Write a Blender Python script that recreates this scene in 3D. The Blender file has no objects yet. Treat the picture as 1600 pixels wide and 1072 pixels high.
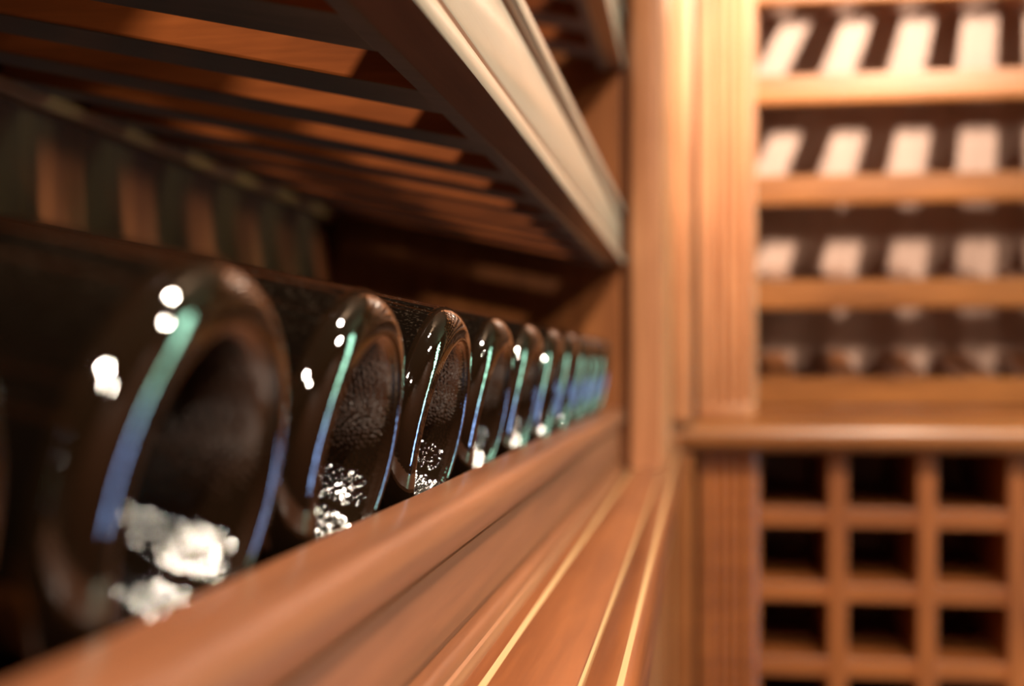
import bpy, bmesh, math, random
from mathutils import Vector, Matrix
random.seed(7)
R = math.radians
ZC = 1.25                      # height of the camera; every z below is measured from it
SC = bpy.context.scene
COL = SC.collection

# ------------------------------------------------------------------ materials
def new_mat(name):
    m = bpy.data.materials.new(name); m.use_nodes = True
    nt = m.node_tree
    return m, nt, nt.nodes['Principled BSDF']

def wood(name, dark, light, axis='Y', rough=0.34, coat=0.25, scale=1.0, spec=0.5):
    """Varnished mahogany: long grain along one axis of the world, fine pores, slight bump."""
    m, nt, b = new_mat(name)
    N, L = nt.nodes, nt.links
    geo = N.new('ShaderNodeNewGeometry')
    oi = N.new('ShaderNodeObjectInfo')
    mp = N.new('ShaderNodeMapping')
    s = {'X': (3, 60, 60), 'Y': (60, 3, 60), 'Z': (60, 60, 3)}[axis]
    mp.inputs['Scale'].default_value = tuple(v * scale for v in s)
    L.new(geo.outputs['Position'], mp.inputs['Vector'])
    off = N.new('ShaderNodeVectorMath'); off.operation = 'SCALE'
    off.inputs[0].default_value = (13.1, 7.7, 21.3)
    L.new(oi.outputs['Random'], off.inputs['Scale'])
    L.new(off.outputs[0], mp.inputs['Location'])
    n1 = N.new('ShaderNodeTexNoise'); n1.inputs['Scale'].default_value = 1.0
    n1.inputs['Detail'].default_value = 6; n1.inputs['Roughness'].default_value = .62
    n1.inputs['Distortion'].default_value = .6
    L.new(mp.outputs[0], n1.inputs['Vector'])
    n2 = N.new('ShaderNodeTexNoise'); n2.inputs['Scale'].default_value = 9.0
    n2.inputs['Detail'].default_value = 3
    L.new(mp.outputs[0], n2.inputs['Vector'])
    big = N.new('ShaderNodeTexNoise'); big.inputs['Scale'].default_value = 7.0
    L.new(geo.outputs['Position'], big.inputs['Vector'])
    mx = N.new('ShaderNodeMath'); mx.operation = 'MULTIPLY_ADD'
    mx.inputs[1].default_value = .22; L.new(n2.outputs['Fac'], mx.inputs[0]); L.new(n1.outputs['Fac'], mx.inputs[2])
    mx2 = N.new('ShaderNodeMath'); mx2.operation = 'MULTIPLY_ADD'
    mx2.inputs[1].default_value = .35; L.new(big.outputs['Fac'], mx2.inputs[0]); L.new(mx.outputs[0], mx2.inputs[2])
    rp = N.new('ShaderNodeValToRGB')
    rp.color_ramp.elements[0].position = .50; rp.color_ramp.elements[0].color = (*dark, 1)
    rp.color_ramp.elements[1].position = 1.02; rp.color_ramp.elements[1].color = (*light, 1)
    L.new(mx2.outputs[0], rp.inputs['Fac'])
    L.new(rp.outputs['Color'], b.inputs['Base Color'])
    b.inputs['Roughness'].default_value = rough
    b.inputs['Specular IOR Level'].default_value = spec
    b.inputs['Coat Weight'].default_value = coat
    b.inputs['Coat Roughness'].default_value = .22
    bp = N.new('ShaderNodeBump'); bp.inputs['Strength'].default_value = .08; bp.inputs['Distance'].default_value = .0006
    L.new(n2.outputs['Fac'], bp.inputs['Height']); L.new(bp.outputs[0], b.inputs['Normal'])
    return m

DK, LT = (.125, .034, .010), (.33, .115, .034)
W_Y = wood('mahogany_along_rack', DK, LT, 'Y')
W_X = wood('mahogany_across', (.12, .027, .006), (.34, .088, .019), 'X', coat=1.0)
W_RAIL = wood('mahogany_cross_rail', (.155, .050, .013), (.37, .134, .036), 'X', rough=.32, coat=.4)
W_Z = wood('mahogany_upright', DK, LT, 'Z')
W_FACE = wood('mahogany_rail_face', (.14, .050, .022), (.27, .112, .050), 'Y', rough=.36, coat=1.0)
for n_ in (W_FACE,):
    n_.node_tree.nodes['Principled BSDF'].inputs['Coat IOR'].default_value = 1.75
W_LIP = wood('mahogany_lip', (.100, .032, .013), (.205, .071, .029), 'Y', rough=.38, coat=.25)
W_SHEEN = wood('rail_face_painted_sheen', (.275, .225, .165), (.345, .285, .215), 'Y', rough=.36, coat=.6)  # pale reflection on the rail faces, painted into the wood colour
W_BAND = wood('lip_band_painted_sheen', (.15, .10, .084), (.215, .145, .118), 'Y', rough=.42, coat=.2)  # greyish reflection on the lip band, painted into its colour
W_REFL = wood('underside_painted_reflection', (.125, .090, .058), (.20, .145, .095), 'X', rough=.55, coat=.2)  # cool window reflection on undersides, put into a greyer wood colour
W_TOP = wood('mahogany_counter', (.098, .022, .006), (.24, .069, .019), 'Y', rough=.28, coat=.5)
W_CUB = wood('mahogany_cubby', (.14, .038, .010), (.35, .110, .027), 'X', rough=.42, coat=.1)
W_PIL = wood('mahogany_pilaster', (.25, .083, .031), (.52, .222, .098), 'Z', rough=.38)
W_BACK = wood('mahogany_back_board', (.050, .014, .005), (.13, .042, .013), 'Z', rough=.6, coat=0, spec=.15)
W_PALE = wood('pale_back_board', (.27, .153, .108), (.42, .262, .197), 'Z', rough=.55, coat=0)
W_INLAY_GLINT = wood('maple_inlay_and_glint', (.46, .27, .12), (.62, .40, .20), 'Y', rough=.3)  # maple for the inlay line; also used for painted edge highlights

def plain(name, col, rough=.6, metal=0):
    m, nt, b = new_mat(name)
    n = nt.nodes.new('ShaderNodeTexNoise'); n.inputs['Scale'].default_value = 14
    n.inputs['Detail'].default_value = 5
    r = nt.nodes.new('ShaderNodeValToRGB')
    r.color_ramp.elements[0].color = (*[c * .82 for c in col], 1)
    r.color_ramp.elements[1].color = (*[min(1, c * 1.12) for c in col], 1)
    nt.links.new(n.outputs['Fac'], r.inputs['Fac']); nt.links.new(r.outputs[0], b.inputs['Base Color'])
    b.inputs['Roughness'].default_value = rough; b.inputs['Metallic'].default_value = metal
    return m
PLASTER = plain('dark_plaster', (.09, .055, .035), .8)
CEIL = plain('ceiling_paint', (.16, .11, .075), .85)
STONE = plain('floor_tile', (.09, .05, .03), .5)
FOIL = plain('capsule_foil', (.10, .012, .015), .35, .6)
STEEL = plain('brushed_trim', (.6, .58, .55), .3, 1)

def glass_mat(name, stipple):
    """Very dark wine-filled glass; dust settles in specks on what faces up; the base is knurled."""
    m, nt, b = new_mat(name)
    N, L = nt.nodes, nt.links
    b.inputs['Roughness'].default_value = .04 if not stipple else .03
    b.inputs['IOR'].default_value = 1.52
    b.inputs['Specular IOR Level'].default_value = .5 if not stipple else 1.0
    tc = N.new('ShaderNodeTexCoord'); geo = N.new('ShaderNodeNewGeometry')
    sp = N.new('ShaderNodeSeparateXYZ'); L.new(geo.outputs['Normal'], sp.inputs[0])
    up = N.new('ShaderNodeMapRange'); up.inputs['From Min'].default_value = .55; up.inputs['From Max'].default_value = 1.0
    L.new(sp.outputs['Z'], up.inputs['Value'])
    dn = N.new('ShaderNodeTexNoise'); dn.inputs['Scale'].default_value = 900; dn.inputs['Detail'].default_value = 4
    L.new(geo.outputs['Position'], dn.inputs['Vector'])
    dr = N.new('ShaderNodeMapRange'); dr.inputs['From Min'].default_value = .56; dr.inputs['From Max'].default_value = .70
    L.new(dn.outputs['Fac'], dr.inputs['Value'])
    dm = N.new('ShaderNodeMath'); dm.operation = 'MULTIPLY'; L.new(up.outputs[0], dm.inputs[0]); L.new(dr.outputs[0], dm.inputs[1])
    ds = N.new('ShaderNodeMath'); ds.operation = 'MULTIPLY'; ds.inputs[1].default_value = .14 if not stipple else 0; L.new(dm.outputs[0], ds.inputs[0])
    mix = N.new('ShaderNodeMix'); mix.data_type = 'RGBA'
    mix.inputs['A'].default_value = (.0025, .0015, .0009, 1) if not stipple else (.006, .003, .0014, 1)
    mix.inputs['B'].default_value = (.19, .13, .085, 1)
    L.new(ds.outputs[0], mix.inputs['Factor'])
    L.new(mix.outputs['Result'], b.inputs['Base Color'])
    rr = N.new('ShaderNodeMath'); rr.operation = 'MULTIPLY_ADD'; rr.inputs[1].default_value = .4 if not stipple else 0
    rr.inputs[2].default_value = b.inputs['Roughness'].default_value
    L.new(dm.outputs[0], rr.inputs[0]); L.new(rr.outputs[0], b.inputs['Roughness'])
    if stipple:
        vo = N.new('ShaderNodeTexVoronoi'); vo.inputs['Scale'].default_value = 820; vo.inputs['Randomness'].default_value = .55
        L.new(tc.outputs['Object'], vo.inputs['Vector'])
        bp = N.new('ShaderNodeBump'); bp.inputs['Strength'].default_value = .36; bp.inputs['Distance'].default_value = .0006
        so = N.new('ShaderNodeSeparateXYZ'); L.new(tc.outputs['Object'], so.inputs[0])
        cx = N.new('ShaderNodeCombineXYZ'); L.new(so.outputs['X'], cx.inputs[0]); L.new(so.outputs['Y'], cx.inputs[1])
        ln = N.new('ShaderNodeVectorMath'); ln.operation = 'LENGTH'; L.new(cx.outputs[0], ln.inputs[0])
        ms = N.new('ShaderNodeMapRange'); ms.inputs['From Min'].default_value = .0290; ms.inputs['From Max'].default_value = .0335
        ms.inputs['To Min'].default_value = 1.0; ms.inputs['To Max'].default_value = .10
        L.new(ln.outputs['Value'], ms.inputs['Value'])
        sv = N.new('ShaderNodeMapRange'); sv.inputs['From Min'].default_value = .0300; sv.inputs['From Max'].default_value = .0325
        sv.inputs['To Min'].default_value = .75; sv.inputs['To Max'].default_value = 1.0
        L.new(ln.outputs['Value'], sv.inputs['Value']); L.new(sv.outputs[0], b.inputs['Specular IOR Level'])
        hm = N.new('ShaderNodeMath'); hm.operation = 'MULTIPLY'
        L.new(vo.outputs['Distance'], hm.inputs[0]); L.new(ms.outputs[0], hm.inputs[1])
        L.new(hm.outputs[0], bp.inputs['Height']); L.new(bp.outputs[0], b.inputs['Normal'])
    else:
        nz = N.new('ShaderNodeTexNoise'); nz.inputs['Scale'].default_value = 60
        L.new(tc.outputs['Object'], nz.inputs['Vector'])
        bp = N.new('ShaderNodeBump'); bp.inputs['Strength'].default_value = .12; bp.inputs['Distance'].default_value = .001
        L.new(nz.outputs['Fac'], bp.inputs['Height']); L.new(bp.outputs[0], b.inputs['Normal'])
    return m
GLASS = glass_mat('dark_bottle_glass', False)
GLASS_B = glass_mat('knurled_bottle_glass', True)

# ------------------------------------------------------------------ geometry helpers
def box(bm, x0, x1, y0, y1, z0, z1, bevel=.0012, seg=2):
    g = bmesh.ops.create_cube(bm, size=1)
    vs = g['verts']
    for v in vs:
        v.co = Vector(((x0 + x1) / 2 + v.co.x * (x1 - x0), (y0 + y1) / 2 + v.co.y * (y1 - y0), (z0 + z1) / 2 + v.co.z * (z1 - z0)))
    if bevel:
        es = list({e for v in vs for e in v.link_edges})
        bmesh.ops.bevel(bm, geom=es, offset=bevel, segments=seg, affect='EDGES', profile=.5)

def loft(bm, pa, pb, cap=True):
    """closed tube between two matching 3-D outlines"""
    a = [bm.verts.new(p) for p in pa]; b = [bm.verts.new(p) for p in pb]
    n = len(a)
    for i in range(n):
        bm.faces.new((a[i], a[(i + 1) % n], b[(i + 1) % n], b[i]))
    if cap:
        bm.faces.new(list(reversed(a))); bm.faces.new(b)
    return a + b

def along_y(bm, prof, y0, y1, n=1):
    """prof(y) -> list of (x, z); straight moulding between y0 and y1"""
    loft(bm, [(x, y0, z) for x, z in prof(y0)], [(x, y1, z) for x, z in prof(y1)])

def along_x(bm, prof, x0, x1):
    loft(bm, [(x0, y, z) for y, z in prof], [(x1, y, z) for y, z in prof])

def obj(name, bm, mat, parent=None, loc=(0, 0, 0), smooth=False, angle=35):
    bmesh.ops.recalc_face_normals(bm, faces=bm.faces[:])
    me = bpy.data.meshes.new(name); bm.to_mesh(me); bm.free()
    me.materials.append(mat)
    if smooth:
        for p in me.polygons: p.use_smooth = True
        me.set_sharp_from_angle(angle=R(angle))
    o = bpy.data.objects.new(name, me); COL.objects.link(o)
    o.location = loc
    if parent: o.parent = parent
    return o

def mesh(name, mat, fn, parent=None, **k):
    bm = bmesh.new(); fn(bm); return obj(name, bm, mat, parent, **k)

def thing(name, label, cat, loc=(0, 0, ZC), group=None):
    o = bpy.data.objects.new(name, None); COL.objects.link(o)
    o.location = loc; o.empty_display_size = .05
    tag(o, label, cat, group); return o

def tag(o, label, cat, group=None):
    o['label'] = label; o['category'] = cat
    if group: o['group'] = group
    return o

def copy_part(o, parent, loc):
    c = o.copy(); COL.objects.link(c); c.parent = parent; c.location = loc
    return c

# ------------------------------------------------------------------ measures of the place
YE = 1.232                 # end panel of the long rack
YS = -.62                  # its other end, behind the camera
XB = -.392                 # back board of the long rack
YB = 1.655                 # face of the rack on the end wall
YP = 1.945                 # its back board
XR = 1.02                  # its right end
T = .212                   # shelves slope down to the front
CT, ST = math.cos(math.asin(.205)), .205

# ------------------------------------------------------------------ room
def structure(name, mat, fn):
    o = mesh(name, mat, fn, loc=(0, 0, ZC)); o['kind'] = 'structure'; return o
ZF, ZT = -1.25, .985
structure('floor', STONE, lambda b: box(b, -.5, 2.0, -2.6, 2.1, ZF - .05, ZF, 0))
structure('ceiling', CEIL, lambda b: box(b, -.5, 2.0, -2.6, 2.1, ZT, ZT + .05, 0))
structure('wall_left', PLASTER, lambda b: box(b, -.5, -.43, -2.6, 2.1, ZF, ZT, 0))
structure('wall_back', PLASTER, lambda b: box(b, -.43, 2.0, 1.99, 2.1, ZF, ZT, 0))
structure('wall_front', PLASTER, lambda b: box(b, -.43, 2.0, -2.6, -2.5, ZF, ZT, 0))

# right wall with a tall narrow window
WY0, WY1, WZ0, WZ1 = 1.33, 1.62, -.95, .90
def right_wall(b):
    box(b, 1.6, 1.7, -2.5, WY0, ZF, ZT, 0); box(b, 1.6, 1.7, WY1, 1.99, ZF, ZT, 0)
    box(b, 1.6, 1.7, WY0, WY1, ZF, WZ0, 0); box(b, 1.6, 1.7, WY0, WY1, WZ1, ZT, 0)
W_DARK = wood('dark_panelling', (.05, .016, .007), (.11, .036, .014), 'Z', rough=.5, coat=0)
structure('wall_right', W_DARK, right_wall)
win = structure('window_1', W_Z, lambda b: [box(b, 1.585, 1.64, WY0 - .03, WY0, WZ0 - .03, WZ1 + .03, .002),
    box(b, 1.585, 1.64, WY1, WY1 + .03, WZ0 - .03, WZ1 + .03, .002),
    box(b, 1.585, 1.64, WY0, WY1, WZ1, WZ1 + .03, .002), box(b, 1.585, 1.64, WY0, WY1, WZ0 - .03, WZ0, .002)])
m, nt, b_ = new_mat('daylight_behind_glass')
N, L = nt.nodes, nt.links
geo = N.new('ShaderNodeNewGeometry'); sp = N.new('ShaderNodeSeparateXYZ'); L.new(geo.outputs['Position'], sp.inputs[0])
mr = N.new('ShaderNodeMapRange'); mr.inputs['From Min'].default_value = ZC + WZ0; mr.inputs['From Max'].default_value = ZC + WZ1
L.new(sp.outputs['Z'], mr.inputs['Value'])
rp = N.new('ShaderNodeValToRGB')
rp.color_ramp.elements[0].position = .24; rp.color_ramp.elements[0].color = (.30, .47, .86, 1)
rp.color_ramp.elements[1].position = .48; rp.color_ramp.elements[1].color = (.38, .78, .55, 1)
L.new(mr.outputs[0], rp.inputs['Fac'])
b_.inputs['Base Color'].default_value = (.05, .05, .05, 1); b_.inputs['Roughness'].default_value = .1
L.new(rp.outputs[0], b_.inputs['Emission Color']); b_.inputs['Emission Strength'].default_value = 21
pane = mesh('pane', m, lambda b: box(b, 1.655, 1.66, WY0, WY1, WZ0, WZ1, 0), win)
pane.location = (0, 0, 0)

# ------------------------------------------------------------------ long rack on the left
LBOT = lambda y: -.0985 - .0142 * y
rack = thing('wine_rack', 'long mahogany display rack of sloping slatted shelves running along the aisle', 'wine rack')
mesh('back_panel', W_BACK, lambda b: box(b, XB - .016, XB, YS, YE, -.12, .98, 0), rack)
mesh('side_panel', W_Z, lambda b: box(b, XB - .016, -.0785, YE, YE + .02, -.1155, .98, .001), rack)
mesh('side_panel', W_Z, lambda b: box(b, XB - .016, -.0785, YS - .02, YS, -.085, .98, .001), rack)

def end_stile(b):
    for x0, x1, y0, y1, c in ((-.0685, -.0355, YE - .004, 1.600, .0025), (-.0355, -.0335, YE + .05, 1.600, .0006)):
        ol = [(x0, y0 + c), (x0 + c * .3, y0 + c * .3), (x0 + c, y0), (x1 - c, y0), (x1 - c * .3, y0 + c * .3), (x1, y0 + c), (x1, y1), (x0, y1)]
        loft(b, [(x, y, LBOT(y) + .0004) for x, y in ol], [(x, y, .98) for x, y in ol])
mesh('end_stile', W_PIL, end_stile, rack, smooth=True)
mesh('scribe_strip', W_Z, lambda b: box(b, -.0785, -.0685, YE + .012, YE + .03, -.1155, .98, .0005), rack)

def rail_profile_plain(top, bot):
    def f(y):
        t, m_ = top(y), bot(y)
        return [(-.0925, m_), (-.0925, t - .0008), (-.0915, t), (-.0775, t), (-.0758, t - .0008), (-.0750, t - .0025), (-.0748, t - .0055), (-.0755, t - .0082), (-.0775, t - .0092),
                (-.0815, t - .0096), (-.0815, t - .0124), (-.0792, t - .0132), (-.0788, t - .0142),
                (-.0788, m_ + .0172), (-.0792, m_ + .0162), (-.0815, m_ + .0152), (-.0815, m_ + .0118), (-.0785, m_ + .0110),
                (-.0762, m_ + .0098), (-.0748, m_ + .0075), (-.0743, m_ + .0045), (-.0744, m_ + .0014), (-.0750, m_)]
    return f

def rail_profile(top, bot):
    def f(y):
        t, m_ = top(y), bot(y)
        return [(-.0925, m_), (-.0925, t - .0008), (-.0915, t), (-.0800, t - .0012), (-.0775, t - .0022), (-.0752, t - .0042),
                (-.0738, t - .0070), (-.0733, t - .0100), (-.0737, t - .0130), (-.0750, t - .0156), (-.0775, t - .0170),
                (-.0825, t - .0176), (-.0825, t - .0194), (-.0800, t - .0204), (-.0797, t - .0215),
                (-.0797, m_ + .0150), (-.0800, m_ + .0138), (-.0828, m_ + .0126), (-.0828, m_ + .0090), (-.0795, m_ + .0082),
                (-.0772, m_ + .0070), (-.0762, m_ + .0052), (-.0762, m_ + .0030), (-.0772, m_ + .0012), (-.0795, m_)]
    return f

SLAT_W, SLAT_P, SLAT_T = .0420, .0960, .018
def slat_bm(b, length, w=SLAT_W, t=SLAT_T):
    box(b, -length, 0, 0, w, 0, t, .0012)
    rot = Matrix.Rotation(math.asin(ST), 4, 'Y')         # rises towards the wall (-X)
    bmesh.ops.transform(b, matrix=rot, verts=b.verts[:])

def shelf(top, bot, under, label, y_first, prof=rail_profile_plain):
    """one sloping shelf: moulded front rail, the board behind it, slats up to the wall"""
    hub = bpy.data.objects.new('slatted_shelf', None); COL.objects.link(hub); hub.parent = rack
    hub['label'] = label
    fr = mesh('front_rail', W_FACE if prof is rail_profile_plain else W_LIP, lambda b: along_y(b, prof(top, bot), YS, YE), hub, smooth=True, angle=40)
    fr.data.materials.append(W_SHEEN if prof is rail_profile_plain else W_BAND)
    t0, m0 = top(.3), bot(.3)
    for p in fr.data.polygons:                       # the flat band (and the beads of the empty shelves) carry reflected light painted into the colour
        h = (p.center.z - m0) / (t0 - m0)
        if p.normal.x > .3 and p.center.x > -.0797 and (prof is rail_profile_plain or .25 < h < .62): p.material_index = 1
    zu = under(-.0925)
    def board(b):
        for y0, y1 in ((YS, YE),):
            pr = [(-.0925, under(-.0925) + .0005), (-.101, under(-.101)), (-.101, under(-.101) + SLAT_T + .001), (-.0925, under(-.0925) + SLAT_T + .001)]
            along_y(b, lambda y: pr, y0, y1)
    fb = mesh('front_board', W_Y, board, hub)
    fb.data.materials.append(W_REFL)  # downward face gets the painted grey reflection
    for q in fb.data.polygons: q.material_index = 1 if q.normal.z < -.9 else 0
    ln = (-.101 - XB) / CT - .004
    first = None
    k = math.floor((YS - y_first) / SLAT_P) + 1
    while y_first + k * SLAT_P + SLAT_W < YE:
        p = (-.1005, y_first + k * SLAT_P, under(-.101))
        if first is None:
            first = mesh('slat', W_X, lambda b: slat_bm(b, ln), hub, loc=p)
            first.data.materials.append(W_REFL)       # undersides carry the grey window reflection painted into the colour
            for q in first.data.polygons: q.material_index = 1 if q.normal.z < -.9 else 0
        else: copy_part(first, hub, p)
        k += 1
    mesh('rear_cleat', W_Y, lambda b: box(b, XB, XB + .012, YS, YE, under(XB) - .012, under(XB) - .003, .001), hub)
    return hub

UP = lambda x: .0985 + T * (-.101 - x)
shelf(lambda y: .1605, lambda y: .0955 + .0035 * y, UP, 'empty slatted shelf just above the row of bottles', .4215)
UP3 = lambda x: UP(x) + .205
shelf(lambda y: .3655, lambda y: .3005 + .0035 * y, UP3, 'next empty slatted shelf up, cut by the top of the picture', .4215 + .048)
UP4 = lambda x: UP(x) + .41
shelf(lambda y: .5705, lambda y: .4150, UP4, 'third empty slatted shelf, above the picture, with an apron added to block light', .4215)  # unseen; apron deepened to block lamp stripes on the back board
# shelf that carries the bottles
BX, BZ, BR = -.090, -.0264, .0445
contact_x, contact_z = BX - ST * BR, BZ - CT * BR        # where the bottom of a bottle touches its shelf
LOW = lambda x: contact_z + (ST / CT) * (contact_x - x) - SLAT_T / CT
LTOP = lambda y: -.0424 - .006 * y
shelf(LTOP, LBOT, LOW, 'slatted shelf with a raised front rail that holds the bottles', .4100, rail_profile)
mesh('plinth_bead', W_FACE, lambda b: along_y(b, lambda y: [(-.0800, LBOT(y)), (-.0800, LBOT(y) + .0040), (-.0775, LBOT(y) + .0048), (-.0750, LBOT(y) + .0036), (-.0738, LBOT(y) + .0014), (-.0738, LBOT(y))], YS, YE - .001), rack, smooth=True)

# ------------------------------------------------------------------ wine bottles
def lathe(b, prof, n=96):
    rings = []
    for r, z in prof:
        if r < 1e-6: rings.append([b.verts.new((0, 0, z))])
        else: rings.append([b.verts.new((r * math.cos(2 * math.pi * i / n), r * math.sin(2 * math.pi * i / n), z)) for i in range(n)])
    for p, q in zip(rings, rings[1:]):
        for i in range(n):
            j = (i + 1) % n
            if len(p) == 1: b.faces.new((p[0], q[i], q[j]))
            elif len(q) == 1: b.faces.new((p[i], p[j], q[0]))
            else: b.faces.new((p[i], p[j], q[j], q[i]))

def arc(cx, cz, r, a0, a1, n):
    return [(cx + r * math.cos(R(a0 + (a1 - a0) * i / n)), cz + r * math.sin(R(a0 + (a1 - a0) * i / n))) for i in range(n + 1)]
# punt, bearing ring, rounded heel
PUNT = [(0, .0437), (.0035, .0435), (.0065, .0429), (.010, .0412), (.0135, .0383), (.0165, .0345), (.0188, .0302), (.0208, .0258), (.0230, .0210), (.0252, .0161), (.0272, .0117), (.0290, .0076), (.0305, .0042), (.0318, .0016)]
RING = arc(.0345, .0030, .0030, 208, 290, 7)
HEEL = arc(BR - .0095, .0100, .0100, -75, -8, 9) + [(BR, .0100)]
BASE = PUNT + RING + HEEL
BODY = [(BR, .0100), (BR + .0001, .03), (BR, .10), (BR, .176)] + [(.0434, .187), (.0395, .199), (.0350, .210), (.0290, .220), (.0230, .2285), (.0180, .236), (.0155, .244), (.0148, .252)]
CAPS = [(.0148, .252), (.0152, .2525), (.0148, .276), (.0158, .2765), (.0160, .281), (.0150, .2835), (.0, .284)]
def bottle(y, label, spin, first=None):
    t = thing('wine_bottle', label, 'wine bottle', (BX, y, ZC + BZ), 'wine bottles lying base outward along the rack')
    t.rotation_euler = (0, -math.pi / 2 + math.asin(ST), 0)
    if first is None:
        o1 = mesh('base', GLASS_B, lambda b: lathe(b, BASE), t, smooth=True, angle=60)
        o2 = mesh('body', GLASS, lambda b: lathe(b, BODY), t, smooth=True, angle=60)
        o3 = mesh('capsule', FOIL, lambda b: lathe(b, CAPS, 48), t, smooth=True)
        o1['label'] = 'knurled hollow base of the bottle'
    else:
        for ch in first.children:
            c = ch.copy(); COL.objects.link(c); c.parent = t
    for ch in t.children: ch.rotation_euler = (0, 0, spin)
    return t
Y0, D = .102, .1038
LAB = ['nearest dark wine bottle, only its rim showing at the picture edge',
       'largest fully seen wine bottle, blurred, with a wide black hollow base near the viewer',
       'wine bottle with sparkling knurled base, directly behind the large blurred bottle',
       'sharply focused wine bottle base with a fine knurled glitter at its foot',
       'wine bottle just behind the sharply focused one, with a wavy green streak',
       'wine bottle lying second behind the sharply focused one',
       'wine bottle lying third behind the sharply focused one',
       'wine bottle lying fourth from the end panel of the rack',
       'wine bottle lying third from the end panel of the rack',
       'small far wine bottle next to last in the row before the end panel',
       'farthest wine bottle, last in the row against the end panel']
b0 = None
for k in range(11):
    lab = LAB[k]
    t = bottle(Y0 + k * D, lab, random.uniform(0, 6.28), b0)
    b0 = b0 or t
    if k == 1: t.location.y += .003
    t.location.y += 0 if k < 4 else random.uniform(-.002, .002)

# ------------------------------------------------------------------ counter under the long rack
counter = thing('counter', 'polished mahogany counter ledge with a yellow inlay line below the bottle rack', 'counter')
CZ = LBOT
def slab(x0, x1, th, y0=YS, y1=1.600):
    return lambda y: [(x0, CZ(y) - th), (x0, CZ(y) - .0008), (x0 + .0008, CZ(y)), (x1 - .0014, CZ(y)), (x1 - .0004, CZ(y) - .0005), (x1, CZ(y) - .0015), (x1, CZ(y) - th)]
mesh('counter_board', W_TOP, lambda b: along_y(b, slab(-.3915, -.0373, .020), YS, 1.615), counter, smooth=True)
def nose(y):
    z = CZ(y)
    return [(-.0366, z - .030), (-.0366, z - .0012), (-.0360, z - .0004), (-.0350, z), (-.0240, z), (-.0216, z - .0005), (-.0198, z - .0018), (-.0188, z - .0040),
            (-.0184, z - .0080), (-.0184, z - .0220), (-.0192, z - .0265), (-.0212, z - .0290), (-.0245, z - .030)]
mesh('nosing', W_TOP, lambda b: along_y(b, nose, YS, 1.615), counter, smooth=True, angle=50)
il = mesh('inlay', W_INLAY_GLINT, lambda b: along_y(b, lambda y: [(-.0686, CZ(y) - .002), (-.0686, CZ(y) + .0003), (-.0661, CZ(y) + .0003), (-.0661, CZ(y) - .002)], YS, YE - .005), counter)
il['label'] = 'thin pale yellow inlay line'
seam_glint = mesh('inlay', W_INLAY_GLINT, lambda b: along_y(b, lambda y: [(-.0373, CZ(y) - .002), (-.0373, CZ(y) + .0003), (-.0362, CZ(y) + .0003), (-.0362, CZ(y) - .002)], YS, 1.60), counter)  # bevel highlight along the seam, laid in as a pale strip
edge_glint = mesh('inlay', W_INLAY_GLINT, lambda b: along_y(b, lambda y: [(-.0252, CZ(y) - .002), (-.0252, CZ(y) + .0003), (-.0230, CZ(y) + .0003), (-.0230, CZ(y) - .002)], YS, 1.60), counter)  # highlight of the rounded edge, painted as a pale strip
edge_glint['label'] = 'painted highlight line along the rounded edge'
seam_glint['label'] = 'hair-thin painted highlight line near the edge'

base = thing('base_cabinet', 'mahogany cabinet front below the left counter ledge, mostly hidden', 'cabinet')
mesh('front_panel', W_Z, lambda b: along_y(b, lambda y: [(-.052, ZF), (-.052, CZ(y) - .0205), (-.037, CZ(y) - .0205), (-.037, ZF)], YS, 1.61), base)
mesh('end_post', W_Z, lambda b: box(b, -.0368, -.030, 1.40, 1.61, ZF, CZ(1.61) - .0305, .001), base)

# ------------------------------------------------------------------ rack on the end wall
brack = thing('wall_rack', 'tall mahogany rack of empty slatted shelves standing above the ledge on the far wall', 'wine rack')
mesh('corner_post', W_PIL, lambda b: [box(b, -.0335, -.0045, 1.605, YB + .05, -.084, .98, .002, 3), box(b, -.0335, -.0222, 1.618, YB + .05, -.126, -.086, .001)], brack, smooth=True)
mesh('gap_filler', W_Z, lambda b: box(b, -.0045, .0030, YB + .020, YB + .04, -.084, .98, 0), brack)

def pilaster(x0, x1, z0, z1, y=YB, flutes=4, foot=True):
    """board with round-bottomed flutes along its height"""
    def f(b):
        w = x1 - x0; m_ = .012; fw = (w - 2 * m_) / flutes
        pts = [(x0, y + .022), (x0, y + .002), (x0 + .002, y)]
        for i in range(flutes):
            a = x0 + m_ + i * fw
            pts += [(a + fw * .12, y)]
            for j in range(1, 6): pts.append((a + fw * (.12 + .76 * j / 6), y + .0042 * math.sin(math.pi * j / 6)))
            pts += [(a + fw * .88, y)]
        pts += [(x1 - .002, y), (x1, y + .002), (x1, y + .022)]
        zb = z0 + (.022 if foot else 0)
        loft(b, [(px, py, zb) for px, py in pts], [(px, py, z1) for px, py in pts])
        if foot: box(b, x0 - .0005, x1 + .0005, y - .003, y + .022, z0, zb, .002)
    return f
mesh('fluted_pilaster', W_PIL, pilaster(.0030, .0815, -.084, .98), brack, smooth=True, angle=30)
mesh('fluted_pilaster', W_PIL, pilaster(XR - .08, XR, -.084, .98), brack, smooth=True, angle=30)
mesh('back_panel', W_PALE, lambda b: box(b, -.01, XR, YP, YP + .015, -.084, .98, 0), brack)
mesh('side_panel', W_Z, lambda b: box(b, .062, .0845, YB + .022, YP, -.084, .98, 0), brack)
mesh('side_panel', W_Z, lambda b: box(b, XR - .0845, XR - .062, YB + .022, YP, -.084, .98, 0), brack)
X0, X1 = .0845, XR - .0845
BP, BW, BT = .0935, .040, .020
z_rail = [-.0645, .0705, .2155, .3550, .4940, .6335, .773]
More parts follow.
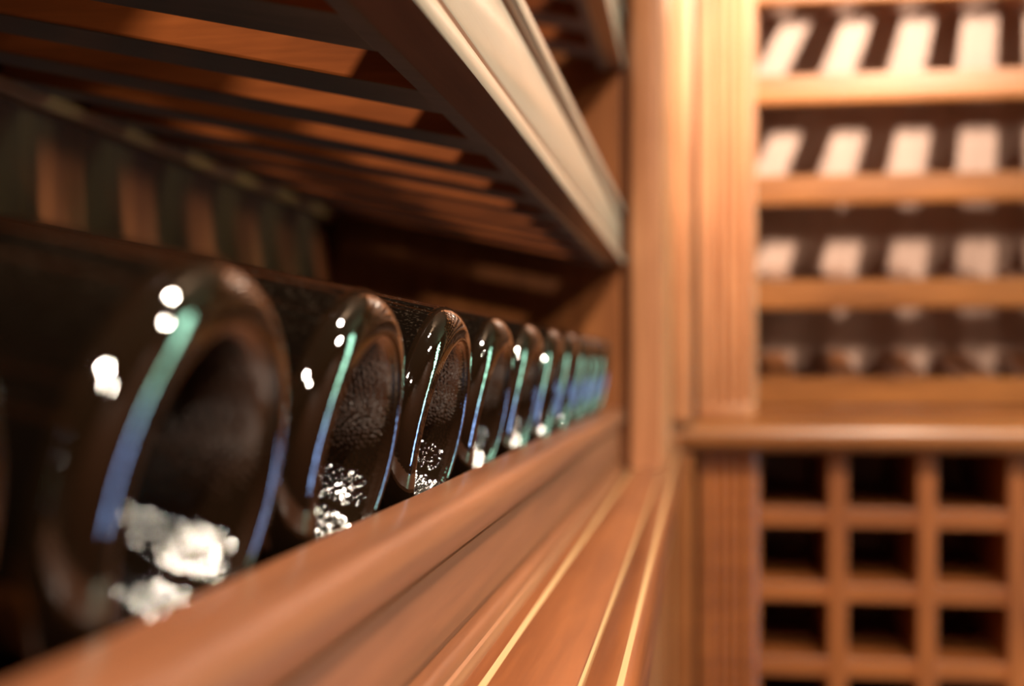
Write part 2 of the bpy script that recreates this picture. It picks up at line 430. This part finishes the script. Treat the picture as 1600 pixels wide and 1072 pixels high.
names = ['lowest slatted shelf, just above the ledge', 'second slatted shelf above the ledge', 'third slatted shelf above the ledge',
         'fourth slatted shelf above the ledge', 'fifth slatted shelf, its rail at the top of the picture', 'sixth slatted shelf, above the picture', 'seventh slatted shelf, above the picture']
rail0 = slat0 = None
for zr, nm in zip(z_rail, names):
    hub = bpy.data.objects.new('slatted_shelf', None); COL.objects.link(hub); hub.parent = brack
    hub.location = (0, 0, zr); hub['label'] = nm
    if rail0 is None:
        def rail(b):
            pr = [(YB + .004, 0.001), (YB + .003, .004), (YB + .003, .012), (YB + .0045, .0135), (YB + .0045, .0255), (YB + .003, .027), (YB + .003, .0390), (YB + .0036, .0395), (YB + .020, .0395), (YB + .020, 0)]
            along_x(b, pr, X0 - .003, X1 + .003)
        rail0 = mesh('front_rail', W_RAIL, rail, hub, smooth=True, angle=40)
    else: copy_part(rail0, hub, (0, 0, 0))
    x = X0 + .018
    while x + BW < X1:
        if slat0 is None:
            def bs(b):
                ln = YP - YB - .020
                box(b, 0, BW, 0, ln, 0, BT, .001)
                bmesh.ops.transform(b, matrix=Matrix.Rotation(math.atan(.2), 4, 'X'), verts=b.verts[:])
                for v in b.verts: v.co.y = min(v.co.y, ln)
            slat0 = mesh('slat', W_Y, bs, hub, loc=(x, YB + .020, .004))
        else: copy_part(slat0, hub, (x, YB + .020, .004))
        x += BP
mesh('bottom_rail', W_RAIL, lambda b: box(b, X0 - .003, X1 + .003, YB + .008, YB + .03, -.084, -.0655, .002), brack)

ledge = thing('wall_ledge', 'rounded mahogany ledge running across the far wall above the cubby holes', 'counter')
def ledge_prof():
    pts = [(YP, -.126), (YP, -.0845), (YB - .012, -.0845)]
    for i in range(1, 12):
        a = R(90 + 180 * i / 12)
        pts.append((YB - .020 + .020 * math.cos(a), -.1050 + .0205 * math.sin(a)))
    pts += [(YB - .012, -.1255)]
    return pts
mesh('ledge_board', W_RAIL, lambda b: along_x(b, ledge_prof(), -.0215, XR), ledge, smooth=True, angle=40)

cub = thing('cubby_rack', 'mahogany grid of dark square bottle cubby holes under the far wall ledge', 'wine rack')
GZ1 = -.1275
mesh('corner_post', W_Z, lambda b: box(b, -.0295, -.0045, 1.617, YB + .05, ZF, GZ1, .002), cub)
mesh('gap_filler', W_Z, lambda b: box(b, -.0045, .006, YB + .020, YB + .04, ZF, GZ1, 0), cub)
mesh('fluted_pilaster', W_CUB, pilaster(.0060, .0825, ZF, GZ1, foot=False), cub, smooth=True, angle=30)
mesh('side_panel', W_CUB, lambda b: box(b, .070, .0880, YB + .006, YP, ZF, GZ1, .001), cub)
VX0, VP_, VW = .0880, .1188, .0262
HZ0, HP, HW = -.2310, .1035, .0255
v0 = None; x = VX0 + .0925
while x < XR - .1:
    if v0 is None: v0 = mesh('upright_divider', wood('mahogany_divider', (.14, .038, .010), (.35, .110, .027), 'Z', rough=.42, coat=.1), lambda b: box(b, 0, VW, YB + .002, YP, ZF, GZ1, .0015), cub, loc=(x, 0, 0))
    else: copy_part(v0, cub, (x, 0, 0))
    x += VP_
h0 = None; z = HZ0
while z > ZF + .05:
    if h0 is None: h0 = mesh('cross_divider', W_CUB, lambda b: box(b, .086, XR - .08, YB + .004, YP, 0, HW, .0015), cub, loc=(0, 0, z))
    else: copy_part(h0, cub, (0, 0, z))
    z -= HP
mesh('back_panel', W_CUB, lambda b: box(b, -.01, XR, YP, YP + .015, ZF, GZ1, 0), cub)
mesh('side_panel', W_CUB, lambda b: box(b, XR - .08, XR, YB, YP, ZF, GZ1, .001), cub)

# ------------------------------------------------------------------ recessed ceiling lamps, one more added for sparkle
ZL = .955
def lamp(x, y, watts, rad=.032, col=(1, .86, .69), aim=None, spot=150, blend=.6):
    d = bpy.data.lights.new('downlight', 'SPOT'); d.energy = watts; d.shadow_soft_size = rad
    d.color = col; d.spot_size = R(spot); d.spot_blend = blend
    o = bpy.data.objects.new('downlight', d); COL.objects.link(o); o.location = (x, y, ZC + ZL)
    if aim is not None:
        v = Vector(aim) - Vector((x, y, ZL)); o.rotation_euler = v.to_track_quat('-Z', 'Y').to_euler()
    return o
lamp(.51, .645, 275, .034, aim=(.14, 1.65, .76), spot=68, blend=1)
lamp(.50, .590, 50, .034)
lamp(.42, -.50, 98, .034)
lamp(1.03, -.67, 60, .034)
lamp(1.10, .60, 60, .030)  # added lamp, placed to put sparkle into the bottle bases
w = bpy.data.worlds.new('dim_cellar'); SC.world = w; w.use_nodes = True
w.node_tree.nodes['Background'].inputs[0].default_value = (.30, .17, .09, 1)
w.node_tree.nodes['Background'].inputs[1].default_value = .02

# ------------------------------------------------------------------ camera
cd = bpy.data.cameras.new('camera'); cam = bpy.data.objects.new('camera', cd); COL.objects.link(cam)
cam.location = (0, 0, ZC)
TH = 7.5
cam.rotation_euler = (R(90), 0, R(TH))
F = 1835.0
cd.sensor_width = 36; cd.sensor_fit = 'HORIZONTAL'; cd.lens = F / 1600 * 36
px0 = 1088 - F * math.tan(R(TH))
cd.shift_x = (800 - px0) / 1600
cd.shift_y = (562 - 536) / 1600
cd.clip_start = .01
cd.dof.use_dof = True; cd.dof.focus_distance = .405; cd.dof.aperture_fstop = cd.lens / 7.7
SC.camera = cam
SC.view_settings.view_transform = 'Standard'; SC.view_settings.look = 'None'
SC.view_settings.gamma = 1; SC.view_settings.use_curve_mapping = False
SC.view_settings.exposure = 0.35
SC.cycles.sample_clamp_indirect = 6
